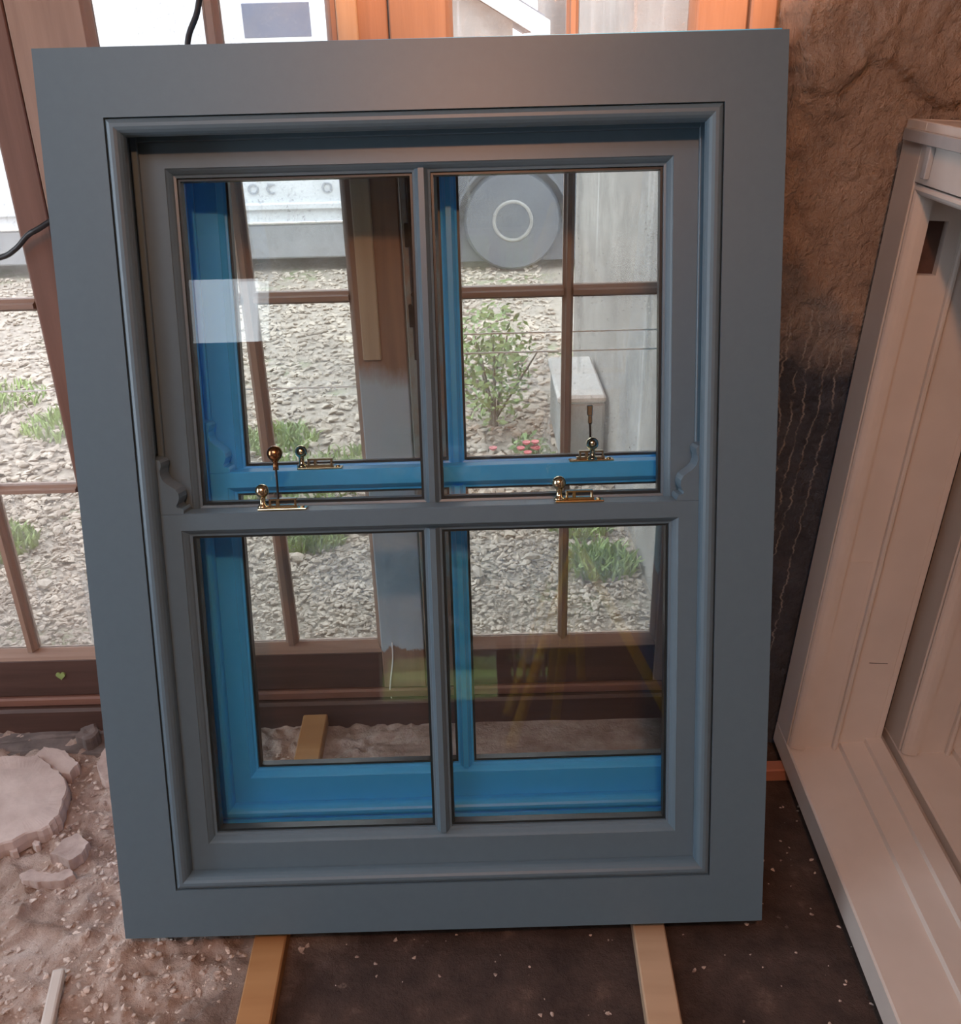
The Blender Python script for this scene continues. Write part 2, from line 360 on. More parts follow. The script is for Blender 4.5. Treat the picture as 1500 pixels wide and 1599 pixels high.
# rough stone wall right of the doors: face, arris and reveal in one displaced skin
path = [(.482, 1.74), (.481, 1.70), (.480, 1.66), (.479, 1.62)] + [(.478+.006*k, 1.580-.010*min(1, k/2)) for k in range(0, 60)] + [(.9, 1.57), (1.1, 1.57), (1.5, 1.57)]
zs = [-.05+.008*k for k in range(int(1.75/.008))] + [1.9, 2.2, 2.5]
Vw = []; 
for z in zs:
    for k, (x, y) in enumerate(path):
        p = V3((x, y, z)); fine = noise.fractal(V3((x*46, y*46, z*36)), 1, 2, 4)*.0075*(1 if z > .72 else .5)
        big = (noise.fractal(p*5, 1, 2, 3)*.008+(.012 if z > 1.24+.06*noise.noise(V3((x*9, 0, 1))) else 0)) if z > .72 else noise.fractal(V3((x*14, y*14, z*3)), 1, 2, 4)*.008
        big += max(0, noise.noise(V3((x*5, 3, z*8))))*.02*(1 if z > 1.15 else .3)
        corner = max(0, 1-abs(k-4)/5)
        d = fine+big
        Vw.append((x+(corner*.7*d if k > 3 else d*.6), y-(d if k > 3 else 0)+(.006 if k > 3 else 0), z))
nw = len(path)
Fw = [(j*nw+i, (j+1)*nw+i, (j+1)*nw+i+1, j*nw+i+1) for j in range(len(zs)-1) for i in range(nw-1)]
ws = obj('wall_front', (Vw, Fw), 'stonewall', None, True); tag(ws, 'rough stone wall beside the doors, brown above and black with white runs below', kind='structure')
struct('wall_lintel', box(-2.2, .50, DY-.05, DY+.35, 2.06, 2.5, 0), 'darkwall')
struct('wall_outer', box(-2.4, -1.62, DY-.05, DY+.35, -.1, 2.5, 0), 'darkwall')
struct('wall_right', box(1.5, 1.6, -2.4, 1.75, -.1, 2.5, 0), 'darkwall')
lw = bmesh.new()   # left wall, with an opening added out of view to bring daylight from the left
for (y0, y1, z0, z1) in ((-2.4, .05, -.1, 2.5), (1.38, 1.70, -.1, 2.5), (.05, 1.38, -.1, .45), (.05, 1.38, 2.05, 2.5)): box(-2.3, -2.2, y0, y1, z0, z1, 0, lw)
struct('wall_left', lw, 'darkwall')
cb = bmesh.new()   # ceiling with an opening added behind the camera for cool fill daylight
for (x0, x1, y0, y1) in ((-2.3, -1.40, -2.4, 2.05), (-.12, 1.6, -2.4, 2.05), (-1.40, -.12, -2.4, -1.35), (-1.40, -.12, -.05, 2.05)): box(x0, x1, y0, y1, 2.5, 2.6, 0, cb)
struct('ceiling', cb, 'ceilm')
bw = bmesh.new()   # back wall with an open doorway, a small barred window and a high light
BY = -2.3
for (x0, x1, z0, z1) in ((-2.2, -.52, -.1, 1.9), (.09, .16, -.1, 1.9), (.16, .36, -.1, .08), (.16, .36, .55, 1.9), (.36, 1.5, -.1, 1.9), (-.52, .09, 1.4, 1.9),
                         (-2.2, -1.75, 1.9, 2.3), (-1.15, 1.5, 1.9, 2.3), (-2.2, 1.5, 2.3, 2.5)):
    box(x0, x1, BY-.15, BY, z0, z1, 0, bw)
struct('wall_back', bw, 'darkwall')

# ------------------------------------------------------------------ SETTING: glazed doors
Z1, Z2, Z3 = (.543, .560), (.901, .922), (1.262, 1.283); ZB = .182; ZT = 2.0
def leaf(name, x0, x1, gx0, gx1, bars, mats, label, bot=.072, lapz=()):
    e = empty(name, (0, 0, 0)); e['kind'] = 'structure'; e['label'] = label
    T = .045
    for (a, b, m) in ((x0, gx0-.009, mats[0]), (gx1+.009, x1, mats[1])):
        if b-a > .004: obj('stile', box(a, b, DY, DY+T, bot, 2.055, .002), m, e)
    obj('bottom_rail', box(gx0-.009, gx1+.009, DY+.002, DY+T, bot, ZB-.020, .002), 'wood_dark', e)
    obj('top_rail', box(gx0-.009, gx1+.009, DY+.002, DY+T, ZT+.01, 2.055, .002), 'wood_h', e)
    edges = [gx0] + [v for b in bars for v in b] + [gx1]
    cols = [(edges[2*k], edges[2*k+1]) for k in range(len(edges)//2)]
    rows = [(ZB, Z1[0]), (Z1[1], Z2[0]), (Z2[1], Z3[0]), (Z3[1], ZT)]
    prof = [(0, .028), (0, .020), (-.003, .018), (-.006, .008), (-.009, .004), (-.012, .004)]
    # moulded lining of the opening: mitred pieces
    for s in range(4):
        rr = [(gx0-q, gx1+q, ZB-q*(2.2 if s == 0 else 1), ZT+q, DY+y) for q, y in ((0, .03), (0, .020), (.003, .012), (.006, .006), (.009, .003), (.0095, .03))]
        obj('glazing_bead', rings(rr, True, (s,)), mats[0] if s in (1, 3) else 'wood_h', e, False)
    for (a, b) in bars:
        c = (a+b)/2; h = (b-a)/2
        obj('glazing_bar', prism([(c-h, DY+.034), (c-h, DY+.018), (c-h*.55, DY+.012), (c-h*.4, DY+.004), (c+h*.4, DY+.004), (c+h*.55, DY+.012), (c+h, DY+.018), (c+h, DY+.034)], 'z', ZB, ZT), 'wood', e)
    for (a, b) in (Z1, Z2, Z3):
        c = (a+b)/2; h = (b-a)/2
        for (u0, u1) in cols:
            obj('cross_bar', prism([(DY+.034, c-h), (DY+.018, c-h), (DY+.012, c-h*.55), (DY+.004, c-h*.4), (DY+.004, c+h*.4), (DY+.012, c+h*.55), (DY+.018, c+h), (DY+.034, c+h)], 'x', u0-.001, u1+.001), 'wood_h', e)
    for (u0, u1) in cols:
        for (r0, r1) in rows:
            p = obj('pane', box(u0, u1, DY+.024, DY+.027, r0, r1, 0), 'dirty', e)
            for lz in lapz:
                if r0 < lz < r1: obj('glass_lap', box(u0+.001, u1-.001, DY+.022, DY+.0238, lz-.0012, lz+.0012, 0), 'lap', p)
    return e
side = leaf('window_1', -1.62, -.722, -1.60, -.784-.0, [(-1.45, -1.43), (-1.29, -1.27), (-1.13, -1.11), (-.966, -.943)], ('wood_brown', 'wood_brown'), 'glazed side light with dark brown bars left of the double doors', lapz=(.75,))
d1 = leaf('door_1', -.720, -.126, -.592, -.225, [(-.418, -.392)], ('wood', 'wood_p'), 'left leaf of the brown glazed double doors', lapz=(.742,))
d2 = leaf('door_2', -.123, .440, -.0235, .352, [(.157, .176)], ('wood_q', 'wood'), 'right leaf of the brown glazed double doors', lapz=(.800, .836))
obj('cover_strip', box(-.205, -.172, DY-.008, DY+.001, .80, 2.0, .002), 'lath', d1)
dp = [atY(612, 1003, DY-.001), atY(613, 1030, DY-.001), atY(610, 1060, DY-.001), atY(609, 1078, DY-.001), atY(611, 1090, DY-.001)]
obj('paint_drip', tube(dp, .0016, 6), 'lap', d1, True)
b = rod((-.108, DY-.006, .80), (-.108, DY-.006, 1.13), .0045, 10); box(-.118, -.098, DY-.010, DY, .86, .90, .001, b); box(-.118, -.098, DY-.010, DY, 1.0, 1.04, .001, b)
obj('bolt', b, 'dark_steel', d2)
obj('bolt_handle', rod((-.108, DY-.018, .92), (-.108, DY-.004, .92), .004, 8), 'dark_steel', d2)
# heart shaped mark on the side light's bottom rail
hp = [(.016*math.sin(t)**3*.62, .010*(13*math.cos(t)-5*math.cos(2*t)-2*math.cos(3*t)-math.cos(4*t))/16) for t in [2*math.pi*k/28 for k in range(28)]]
hc = atY(95, 1055, DY); obj('heart_mark', prism([(hc.x+a, hc.z+c) for a, c in hp], 'y', DY-.002, DY+.004), 'leaf', side)
struct('trim_1', box(.443, .484, DY-.01, DY+.06, 0, 2.06, .003), 'wood', 'door jamb board against the stone wall')
struct('trim_2', box(-1.62, .445, DY-.004, DY+.06, .047, .069, .004), 'wood_red', 'red brown weather board along the foot of the doors')
struct('trim_3', box(-1.62, .445, DY-.012, DY+.07, -.03, .044, .006), 'wood_dark', 'dark timber sill under the doors')

# ------------------------------------------------------------------ the blue sash windows
U = V3((.99999345, .0036199, 0)); V = V3((-3.79589331e-04, .262072518, .965048108)); Nn = U.cross(V)
def wmtx(base):
    m = Matrix.Identity(4)
    for i in range(3): m[i][0] = U[i]; m[i][1] = -Nn[i]; m[i][2] = V[i]; m[i][3] = base[i]
    return m
W1, H1 = 1.0, 1.3039; DEP = .140
def ovolo(x0, x1, z0, z1, yf, yg):      # moulding rings from the flat face in to the glass
    return [(x0-.013, x1+.013, z0-.013, z1+.013, yf), (x0-.0115, x1+.0115, z0-.0115, z1+.0115, yf), (x0-.0110, x1+.0110, z0-.0110, z1+.0110, yf+.002),
            (x0-.0085, x1+.0085, z0-.0085, z1+.0085, yf+.0045), (x0-.005, x1+.005, z0-.005, z1+.005, yf+.0095), (x0-.0035, x1+.0035, z0-.0035, z1+.0035, yf+.013), (x0, x1, z0, z1, yf+.014), (x0, x1, z0, z1, yg+.02)]
def sash(name, parent, ox0, ox1, oz0, oz1, gx0, gx1, gz0, gz1, bar, yf, th, horns, mt):
    yg = yf+.020; rs = [(ox0, ox1, oz0, oz1, yf+th), (ox0, ox1, oz0, oz1, yf+.0015), (ox0+.0015, ox1-.0015, oz0+.0015, oz1-.0015, yf)] + ovolo(gx0, gx1, gz0, gz1, yf, yg-.012)
    rs += [(gx0, gx1, gz0, gz1, yf+th-.006), (gx0-.004, gx1+.004, gz0-.004, gz1+.004, yf+th)]
    s = obj(name, rings(rs), mt, parent)
    a, b = bar; c = (a+b)/2; h = (b-a)/2
    pr = [(c-h, yf+th-.004), (c-h, yf+.014), (c-h+.0035, yf+.013), (c-h+.005, yf+.0095), (c-h*.36, yf+.004), (c-h*.32, yf+.001), (c+h*.32, yf+.001), (c+h*.36, yf+.004), (c+h-.005, yf+.0095), (c+h-.0035, yf+.013), (c+h, yf+.014), (c+h, yf+th-.004)]
    obj('glazing_bar', prism(pr, 'z', gz0-.004, gz1+.004), mt, s)
    for (x0, x1) in ((gx0, a), (b, gx1)):
        obj('pane', box(x0+.0005, x1-.0005, yg, yg+.014, gz0+.0005, gz1-.0005, 0), 'glass', s)
        obj('spacer', rings([(x0+.0005, x1-.0005, gz0+.0005, gz1-.0005, yg-.0015), (x0+.004, x1-.004, gz0+.004, gz1-.004, yg-.0015), (x0+.004, x1-.004, gz0+.004, gz1-.004, yg+.0155), (x0+.0005, x1-.0005, gz0+.0005, gz1-.0005, yg+.0155)]), 'spacer', s)
    if horns:
        pf = [(.0000, 0), (.0435, 0), (.0435, .0045), (.0415, .0085), (.0345, .0092), (.0335, .0125), (.0365, .0175), (.0385, .0235), (.0380, .0300), (.0345, .0360), (.0285, .0405), (.0220, .0450), (.0165, .0510), (.0140, .0580), (.0140, .0650), (.0160, .0700), (.0165, .0760), (.0135, .0800), (0, .0830)]
        for sg in (1, -1):
            xx = ox0 if sg > 0 else ox1
            obj('horn', prism([(xx+sg*p, oz1+q) for p, q in pf], 'y', yf, yf+th), mt, s)
    return s
def fastener(parent, x, z, yf, arm):
    """Brighton fastener on the meeting rail: base plate, pivot bracket, ball, threaded arm"""
    t = obj('sash_fastener', box(x, x+.072, yf, yf+.020, z, z+.0032, .0013, None, 2), 'brass', parent)
    bm = bmesh.new()
    for (a, b_, c, d) in ((.016, .0195, .0032, .0165), (.053, .0565, .0032, .0165), (.016, .0565, .0140, .0168), (.012, .058, .0032, .0070)): box(x+a, x+b_, yf+.006, yf+.018, z+c, z+d, .0006, bm)
    box(x+.026, x+.031, yf+.007, yf+.016, z+.006, z+.0155, .0006, bm)
    obj('bracket', bm, 'brass', t)
    ball = [(.0085, 0), (.0080, .003), (.0048, .006), (.0042, .010), (.0044, .0135), (.0046, .0160)] + [(.0102*math.sin(a), .0258-.0102*math.cos(a)) for a in [.55+.32*k for k in range(8)]] + [(0, .0360)]
    bx = .0375 if arm == 'front' else .0065
    obj('ball_knob', lathe(ball, 20, (x+bx, yf+(.004 if arm == 'front' else .010), z+.0030)), 'brass', t, True)
    obj('screw_head', lathe([(.0036, 0), (.0036, .0012), (.0024, .0024), (0, .0028)], 12, (x+.0645, yf+.010, z+.0030)), 'brass', t, True)
    if arm == 'up':
        p = V3((x+.0295, yf+.011, z+.006)); q = p+V3((-.0015, .004, .0545))
        obj('threaded_arm', rod(p, q, .0017, 8), 'dark_steel', t)
        kn = [(.0042, -.002), (.0042, .004), (.0036, .009), (.0050, .0115)] + [(.0115*math.sin(a), .0225-.0115*math.cos(a)) for a in [.5+.33*k for k in range(8)]] + [(0, .0340)]
        obj('arm_knob', lathe(kn, 22, q, None, (q-p)), 'brass_dark', t, True)
    if arm == 'front':
        p = V3((x+.0365, yf+.016, z+.006)); q = p+V3((0, .010, .0565))
        obj('threaded_arm', rod(p, q, .0018, 8), 'dark_steel', t)
        bm = box(q.x-.0035, q.x+.0035, q.y-.003, q.y+.003, q.z-.004, q.z+.010, .001); box(q.x-.0048, q.x+.0045, q.y-.0022, q.y+.0022, q.z+.009, q.z+.026, .002, bm)
        obj('arm_catch', bm, 'brass', t)
    return t
def sash_window(label, base, arms, lining, mt, roll=0):
    e = empty('sash_window', mtx=wmtx(base) @ Matrix.Rotation(roll, 4, 'Y')); tag(e, label, 'window', 'blue sash windows leaning against the doors')
    L0, L1, B0, T1 = .0858, .9165, .0803, 1.2160      # inner edge of the casing
    obj('casing_board', box(0, L0, 0, .020, 0, H1, 0), mt, e); obj('casing_board', box(L1, W1, 0, .020, 0, H1, 0), mt, e)
    obj('casing_board', box(L0, L1, 0, .020, T1, H1, 0), mt, e); obj('casing_board', box(L0, L1, 0, .020, 0, B0, 0), mt, e)
    # staff bead, four mitred lengths, with a quirk against the casing
    bp = [(.0014, .019), (.0014, .0028), (.0035, .0005), (.0075, -.0012), (.012, -.0012), (.0160, .0008), (.0192, .0048), (.0212, .0100), (.0218, .0150), (.0218, .021)]
    for s in range(4):
        obj('staff_bead', rings([(L0+q, L1-q, B0+q, T1-q, y) for q, y in bp], True, (s,)), mt, e)
    # pulley linings, head and sill of the box
    for (a, b_) in ((.076, .096), (W1-.096+.0045, W1-.076+.0045)):
        obj('pulley_lining', box(a, b_, .020, .122, .05, 1.225, .0008), mt, e)
    obj('head_lining', box(.096, .9085, .020, .122, 1.206, 1.226, .0008), mt, e)
    obj('sill', prism([(.020, .03), (.020, .084), (.122, .072), (.1395, .067), (.1395, .03)], 'x', .02, .98), mt, e)
    # parting beads
    obj('parting_bead', box(.096, .1062, .0635, .0715, .084, 1.206, .001), mt, e); obj('parting_bead', box(.8983, .9085, .0635, .0715, .084, 1.206, .001), mt, e)
    obj('parting_bead', box(.1062, .8983, .0635, .0715, 1.196, 1.206, .001), mt, e)
    # outer linings at the back and the closing boards of the box
    for (a, b_, c, d) in ((0, .113, .0, H1), (.8915, 1, 0, H1)): obj('outer_lining', box(a, b_, .122, DEP, c, d, .001), lining, e)
    obj('outer_lining', box(.113, .8915, .122, DEP, 1.190, H1, .001), mt, e)
    obj('back_board', box(0, .010, .020, .122, 0, H1, .001), mt, e); obj('back_board', box(.990, 1, .020, .122, 0, H1, .001), mt, e)
    obj('top_board', box(.010, .990, .020, .122, H1-.016, H1, .001), mt, e)
    sash('upper_sash', e, .0985, .906, .636, 1.204, .1515, .852, .6715, 1.1495, (.490, .516), .0725, .041, False, mt)
    ls = sash('lower_sash', e, .0975, .907, .0835, .6710, .1470, .8548, .1560, .6345, (.4905, .5170), .0225, .040, True, mt)
    for (x, arm) in arms: fastener(e, x, .6711, .0275, arm)
    return e
BASE = V3((-.57452498, 1.06950696, .0615))
sash_window('nearest grey blue sash window, whole frame in view, leaning back on two battens', BASE, ((.2477, 'up'), (.6855, 'down')), 'blue', 'blue')
sash_window('blue sash window with daylight painted into its colour, standing behind the nearest one, seen through its panes', BASE+V3((.036, .1475, .0005)), ((.2477, 'down'), (.6855, 'front')), 'pine_v', 'sky', -.002)

# ------------------------------------------------------------------ battens on the floor
def batten(pts, z0, z1, m, label):
    a, b_ = V3((*pts[0], 0)), V3((*pts[1], 0)); d = (b_-a); L = d.length; wd = pts[2]
    o = obj('batten', box(0, L, -wd/2, wd/2, 0, z1-z0, .0025), m); o.matrix_world = Matrix.Translation((a.x, a.y, z0)) @ Matrix.Rotation(math.atan2(d.y, d.x), 4, 'Z')
    return tag(o, label, 'batten', 'timber battens under the windows')
batten(((-.349, .60), (-.366, 1.672), .052), -.004, .0245, 'pine', 'pale pine batten under the left side of the blue windows')
batten(((.238, .60), (.268, 1.52), .051), -.004, .0245, 'pine_tan', 'tan batten under the right side of the blue windows')
batten(((.47, 1.475), (1.25, 1.475), .030), -.006, .0225, 'redwood', 'red brown batten under the far end of the white frames')

# ------------------------------------------------------------------ white primed box frames leaning on the right
def white_frame(label, base, strip):
    x = V3((-.0340, -.99942, 0)).normalized(); z = V3((.0625, 0, .998)); z = (z-x*z.dot(x)).normalized(); y = z.cross(x)
    m = Matrix.Identity(4)
    for i in range(3): m[i][0] = x[i]; m[i][1] = y[i]; m[i][2] = z[i]; m[i][3] = base[i]
    e = empty('window_frame', mtx=m); tag(e, label, 'window frame', 'white primed window frames on the right'); mt = 'white'
    W, H = .98, 1.169; L0, L1, T1 = .074, W-.074, 1.087; D = .160; SB = .046
    obj('casing_board', box(0, L0, 0, .020, SB, H, .0012), mt, e); obj('casing_board', box(L1, W, 0, .020, SB, H, .0012), mt, e); obj('casing_board', box(L0, L1, 0, .020, T1, H, .0012), mt, e)
    bp = [(.0025, .019), (.0025, .004), (.005, .001), (.009, 0), (.013, .0025), (.0165, .0075), (.0185, .014), (.0190, .020), (.0190, .027)]
    for s in (1, 2, 3):
        obj('staff_bead', rings([(L0+q, L1-q, SB+.004, T1-q, yy) for q, yy in bp], True, (s,)), mt, e)
    # linings: the far one has a pulley slot cut through it
    lx0, lx1 = .066, .084
    bm = bmesh.new()
    sy0, sy1, sz0, sz1 = .030, .060, .955, 1.035
    for (a, b_, c, d) in ((.020, sy0, SB, 1.09), (sy1, D, SB, 1.09), (sy0, sy1, SB, sz0), (sy0, sy1, sz1, 1.09)): box(lx0, lx1, a, b_, c, d, 0, bm)
    l = obj('pulley_lining', bm, mt, e); obj('pulley_slot', box(lx0-.008, lx0+.004, sy0-.004, sy1+.004, sz0-.004, sz1+.004, .001), 'wood_dark', l)
    obj('pocket_piece', box(lx1-.002, lx1+.0008, .030, .074, .10, .46, .0006), mt, l)
    obj('pulley_lining', box(W-lx1, W-lx0, .020, D, SB, 1.09, .0008), mt, e)
    obj('parting_bead', box(lx1, lx1+.012, .080, .088, SB+.008, 1.09, .003), mt, e); obj('parting_bead', box(W-lx1-.012, W-lx1, .080, .088, SB+.008, 1.09, .003), mt, e)
    obj('head_lining', box(lx0, W-lx0, .020, D, 1.085, 1.105, .0008), mt, e)
    obj('top_board', box(.008, W-.008, .020, D, H-.016, H-.001, .001), mt, e)
    for (a, b_) in ((0, .010), (W-.010, W)): obj('back_board', box(a, b_, .020, D, SB, H, .001), mt, e)
    # outer lining: stands into the opening behind the outer sash track
    for (a, b_) in ((.0, .0835), (W-.0835, W)): obj('outer_lining', box(a, b_, D, D+.012, SB+.030, H, .001), mt, e)
    obj('lining_mark', box(lx1-.001, lx1+.0004, .112, .146, .250, .2512, 0), 'black', l)
    obj('outer_lining', box(.0835, W-.0835, D, D+.012, 1.085, H, .001), mt, e)
    # sill with its stepped weathering
    obj('sill', prism([(0, 0), (0, SB-.003), (.003, SB), (.094, SB+.010), (.096, SB+.019), (.140, SB+.024), (.142, SB+.032), (.172, SB+.034), (.176, SB+.028), (.192, SB+.012), (.194, .006), (.186, 0)], 'x', 0, W), mt, e)
    if strip:
        obj('head_strip', box(.020, W, -.010, -.0002, 1.140, 1.157, .001), 'grey_strip', e); obj('head_strip', box(.110, .124, -.008, -.0002, 1.096, 1.140, .001), 'grey_strip', e)  # plain grey strips set on the head in a T shape
    return e
white_frame('nearest white primed window frame, empty of sashes, leaning to the right', (.5815, 1.545, .030), True)
white_frame('second white window frame, in the shade behind the nearest white one', (.788, 1.520, .030), False)

# ------------------------------------------------------------------ loose things on the floor and the cable
def pz(pts, z): return [(atZ(a, b_, z).x, atZ(a, b_, z).y) for a, b_ in pts]
o = obj('flagstone', rockmesh(pz([(107, 1226), (92, 1272), (80, 1290), (40, 1304), (-60, 1345), (-120, 1290), (-90, 1190), (0, 1182), (58, 1180), (92, 1204)], .028), -.004, .034, .006, 1), 'slate'); tag(o, 'large broken flagstone at the left edge by the side light', 'stone')
o = obj('flagstone', rockmesh(pz([(120, 1190), (106, 1208), (74, 1202), (52, 1180), (68, 1166), (100, 1170)], .022), -.006, .026, .006, 2), 'slate'); tag(o, 'small cracked slab just behind the large flagstone', 'stone')
o = obj('stone', rockmesh(pz([(80, 1335), (97, 1312), (124, 1301), (137, 1317), (129, 1334), (108, 1345)], .018), -.004, .024, .004, 3), 'rock'); tag(o, 'single oval stone lying loose right of the large flagstone', 'stone')
o = obj('stone', rockmesh(pz([(117, 1152), (124, 1138), (148, 1130), (156, 1142), (150, 1150), (134, 1156)], .02), -.02, .042, .005, 4), 'rock_dark'); tag(o, 'dark grey stone close to the door sill beside the blue window', 'stone')
o = obj('stone', rockmesh(pz([(150, 1190), (166, 1165), (200, 1152), (215, 1190), (190, 1215), (160, 1220)], .02), -.012, .03, .006, 5), 'rock'); tag(o, 'pale stone half hidden behind the left edge of the blue window', 'stone')
o = obj('mortar_lump', rockmesh(pz([(30, 1366), (45, 1359), (80, 1364), (110, 1358), (117, 1368), (100, 1376), (60, 1378), (36, 1376)], .012), -.004, .018, .004, 6), 'rock'); tag(o, 'long lump of old mortar below the oval stone', 'mortar')
for k, pts in enumerate(([(13, 1327), (19, 1320), (27, 1322), (28, 1330), (20, 1333)], [(50, 1319), (56, 1313), (64, 1314), (62, 1321), (55, 1323)])):
    o = obj('pebble', rockmesh(pz(pts, .01), -.004, .016, .002, 8+k), 'rock'); tag(o, ('round pebble against the front edge of the large flagstone, nearer the left edge', 'small pebble at the right hand corner of the large flagstone')[k], 'stone')
o = obj('threshold_stone', rockmesh([(-1.6, 1.60), (-1.3, 1.585), (-1.1, 1.60), (-.93, 1.615), (-.80, 1.60), (-.70, 1.61), (-.70, 1.682), (-1.1, 1.682), (-1.6, 1.682)], -.05, .04, .01, 11), 'rock_dark'); tag(o, 'dark mossy stones in the gap under the door sill', 'stone')
a, b_ = atZ(92, 1514, .014), atZ(60, 1660, .014); d = (b_-a); L = d.length
o = obj('wood_strip', box(0, L, -.0095, .0095, 0, .016, .004, None, 2), 'white'); o.matrix_world = Matrix.Translation((a.x, a.y, .002)) @ Matrix.Rotation(math.atan2(d.y, d.x), 4, 'Z')
tag(o, 'short white primed moulding offcut on the floor at the lower left', 'offcut')
# crumbs of mortar: nobody could count them
sp = []
for k in range(5200):
    x = random.uniform(-1.2, -.28); y = random.uniform(.86, 1.58)
    lim = -.36+(y-1.0)*.45
    if x > lim+random.gauss(0, .05) or -.40 < x < -.315 or (x < -.86 and 1.30 < y < 1.60): continue
    if noise.noise(V3((x*4, y*4, 2))) < -.15 and random.random() < .7: continue
    s = random.choice((.0015, .002, .0025, .003, .004, .0055)); sp.append((x, y, fheight(x, y)+s*.2, s*random.uniform(.8, 1.7), s*random.uniform(.7, 1.2), s*random.uniform(.35, .7), random.random()*6.3, random.randrange(99)))
for k in range(160):
    x = random.choice((random.uniform(-.31, .20), random.uniform(.30, .60))); y = random.uniform(.8, 1.44); s = random.choice((.001, .0015, .002, .003)); sp.append((x, y, fheight(x, y)+s*.2, s*1.4, s, s*.5, random.random()*6.3, random.randrange(99)))
o = obj('mortar_crumbs', pebbles(sp), 'chips'); tag(o, 'crumbs of mortar and grit scattered over the floor', 'rubble', kind='stuff')
ca = [(-.395, DY+.012, 1.62), (-.405, DY+.010, 1.45), atY(309, 12, DY+.006), atY(293, 66, DY+.004), (-.455, DY-.002, 1.24), (-.53, DY-.020, 1.16), atY(76, 347, 1.655), atY(45, 366, 1.655), atY(25, 388, 1.66), atY(0, 402, 1.665), atY(-60, 408, 1.67), (-1.1, 1.675, 1.0)]
o = obj('cable', tube(ca, .0048), 'black', None, True); tag(o, 'black cable running behind the blue window and out at its left', 'cable')

# ------------------------------------------------------------------ spot lamp, added fill bulb and the yellow tripod behind the camera
def fixture(name, label, pos, aim, watts, kind):
    t = empty(name, (pos.x, pos.y, pos.z)); tag(t, label, 'lamp'); d = (aim-pos).normalized()
    obj('flex', rod((0, 0, .10), (0, 0, 2.5-pos.z), .004, 8), 'black', t); obj('lamp_holder', lathe([(.02, .05), (.026, .06), (.026, .10), (.012, .12)], 16), 'black', t)
    if kind == 'spot':
        sh = lathe([(.035, .06), (.06, .02), (.075, -.04), (.072, -.04), (.057, .018), (.033, .055)], 24); q = (-d).to_track_quat('Z', 'Y').to_matrix()
        bmesh.ops.rotate(sh, verts=sh.verts, cent=(0, 0, 0), matrix=q); obj('shade', sh, 'dark_steel', t, True)
    obj('bulb', lathe([(.012, .05), (.02, .02)]+[(.03*math.sin(a), -.012-.03*math.cos(a)+.0) for a in (2.4, 2.0, 1.57, 1.1, .7, .3)]+[(0, -.042)], 16), 'lamp_glow', t, True)
    la = bpy.data.lights.new(name+'_light', 'SPOT' if kind == 'spot' else 'POINT'); la.energy = watts; la.color = LAMP_COL; la.shadow_soft_size = .05
    if kind == 'spot': la.spot_size = math.radians(50); la.spot_blend = .5
    lo = bpy.data.objects.new(name+'_light', la); C.objects.link(lo); lo.location = pos+d*.09; lo.rotation_euler = d.to_track_quat('-Z', 'Y').to_euler()
fixture('spot_lamp', 'shaded warm spot lamp hanging from the ceiling before the doors', SPOT_POS, SPOT_AIM, SPOT_W, 'spot')
fixture('fill_bulb', 'warm fill bulb added under the ceiling behind the camera', BULB_POS, BULB_POS+V3((0, 0, -1)), BULB_W, 'bulb')  # unseen bulb, added to give the window front a warm fill
t = empty('tripod', (.37, -.87, 0)); tag(t, 'yellow tripod stand mirrored in the lower right pane', 'tripod')
hub = V3((0, 0, .72))
for k, a in enumerate((.35, 2.45, 4.5)):
    f = V3((.36*math.cos(a), .36*math.sin(a), .012)); obj('leg', rod(hub, f, .020, 10), 'yellow', t)
    obj('foot', lathe([(.02, -.012), (.02, .004), (.014, .012)], 10, f), 'black', t)
obj('pole', rod((0, 0, .22), (0, 0, .95), .017, 12), 'yellow', t); obj('collar', lathe([(.03, -.03), (.034, 0), (.03, .03)], 14, hub), 'black', t); obj('top_plate', box(-.06, .06, -.06, .06, .95, .97, .004), 'black', t)
# blue board and garden behind the photographer, seen only mirrored
o = obj('board', box(.83, 1.12, BY+.01, BY+.04, .0, 1.9, .003), 'bluepanel'); tag(o, 'blue painted board standing against the back wall', 'board')
gb = bmesh.new()
for k in range(4): box(.175+.05*k, .190+.05*k, BY-.09, BY-.07, .08, .55, .002, gb)
for z in (.08, .31, .535): box(.16, .36, BY-.09, BY-.07, z, z+.015, .002, gb)
tag(obj('window_2', gb, 'white'), 'small barred window in the back wall', kind='structure')
tag(obj('ground_back', box(-5, 5, -9, BY-.15, -.12, -.02, 0), 'grass'), 'green lawn beyond the back doorway', kind='structure')
tag(obj('wall_garden', box(-4, 4, -4.7, -4.3, -.1, 2.15, 0), 'darkwall'), 'earth core of the garden wall', kind='structure')
sp = []
for k in range(1100): sp.append((random.uniform(-3, 3), -4.3+random.uniform(-.1, .1), random.uniform(0, 2.1), random.uniform(.08, .14), .12, random.uniform(.06, .09), 0, random.randrange(99)))
tag(obj('wall_garden', pebbles(sp), 'rock_dark'), 'rubble stone garden wall beyond the back doorway', kind='structure')

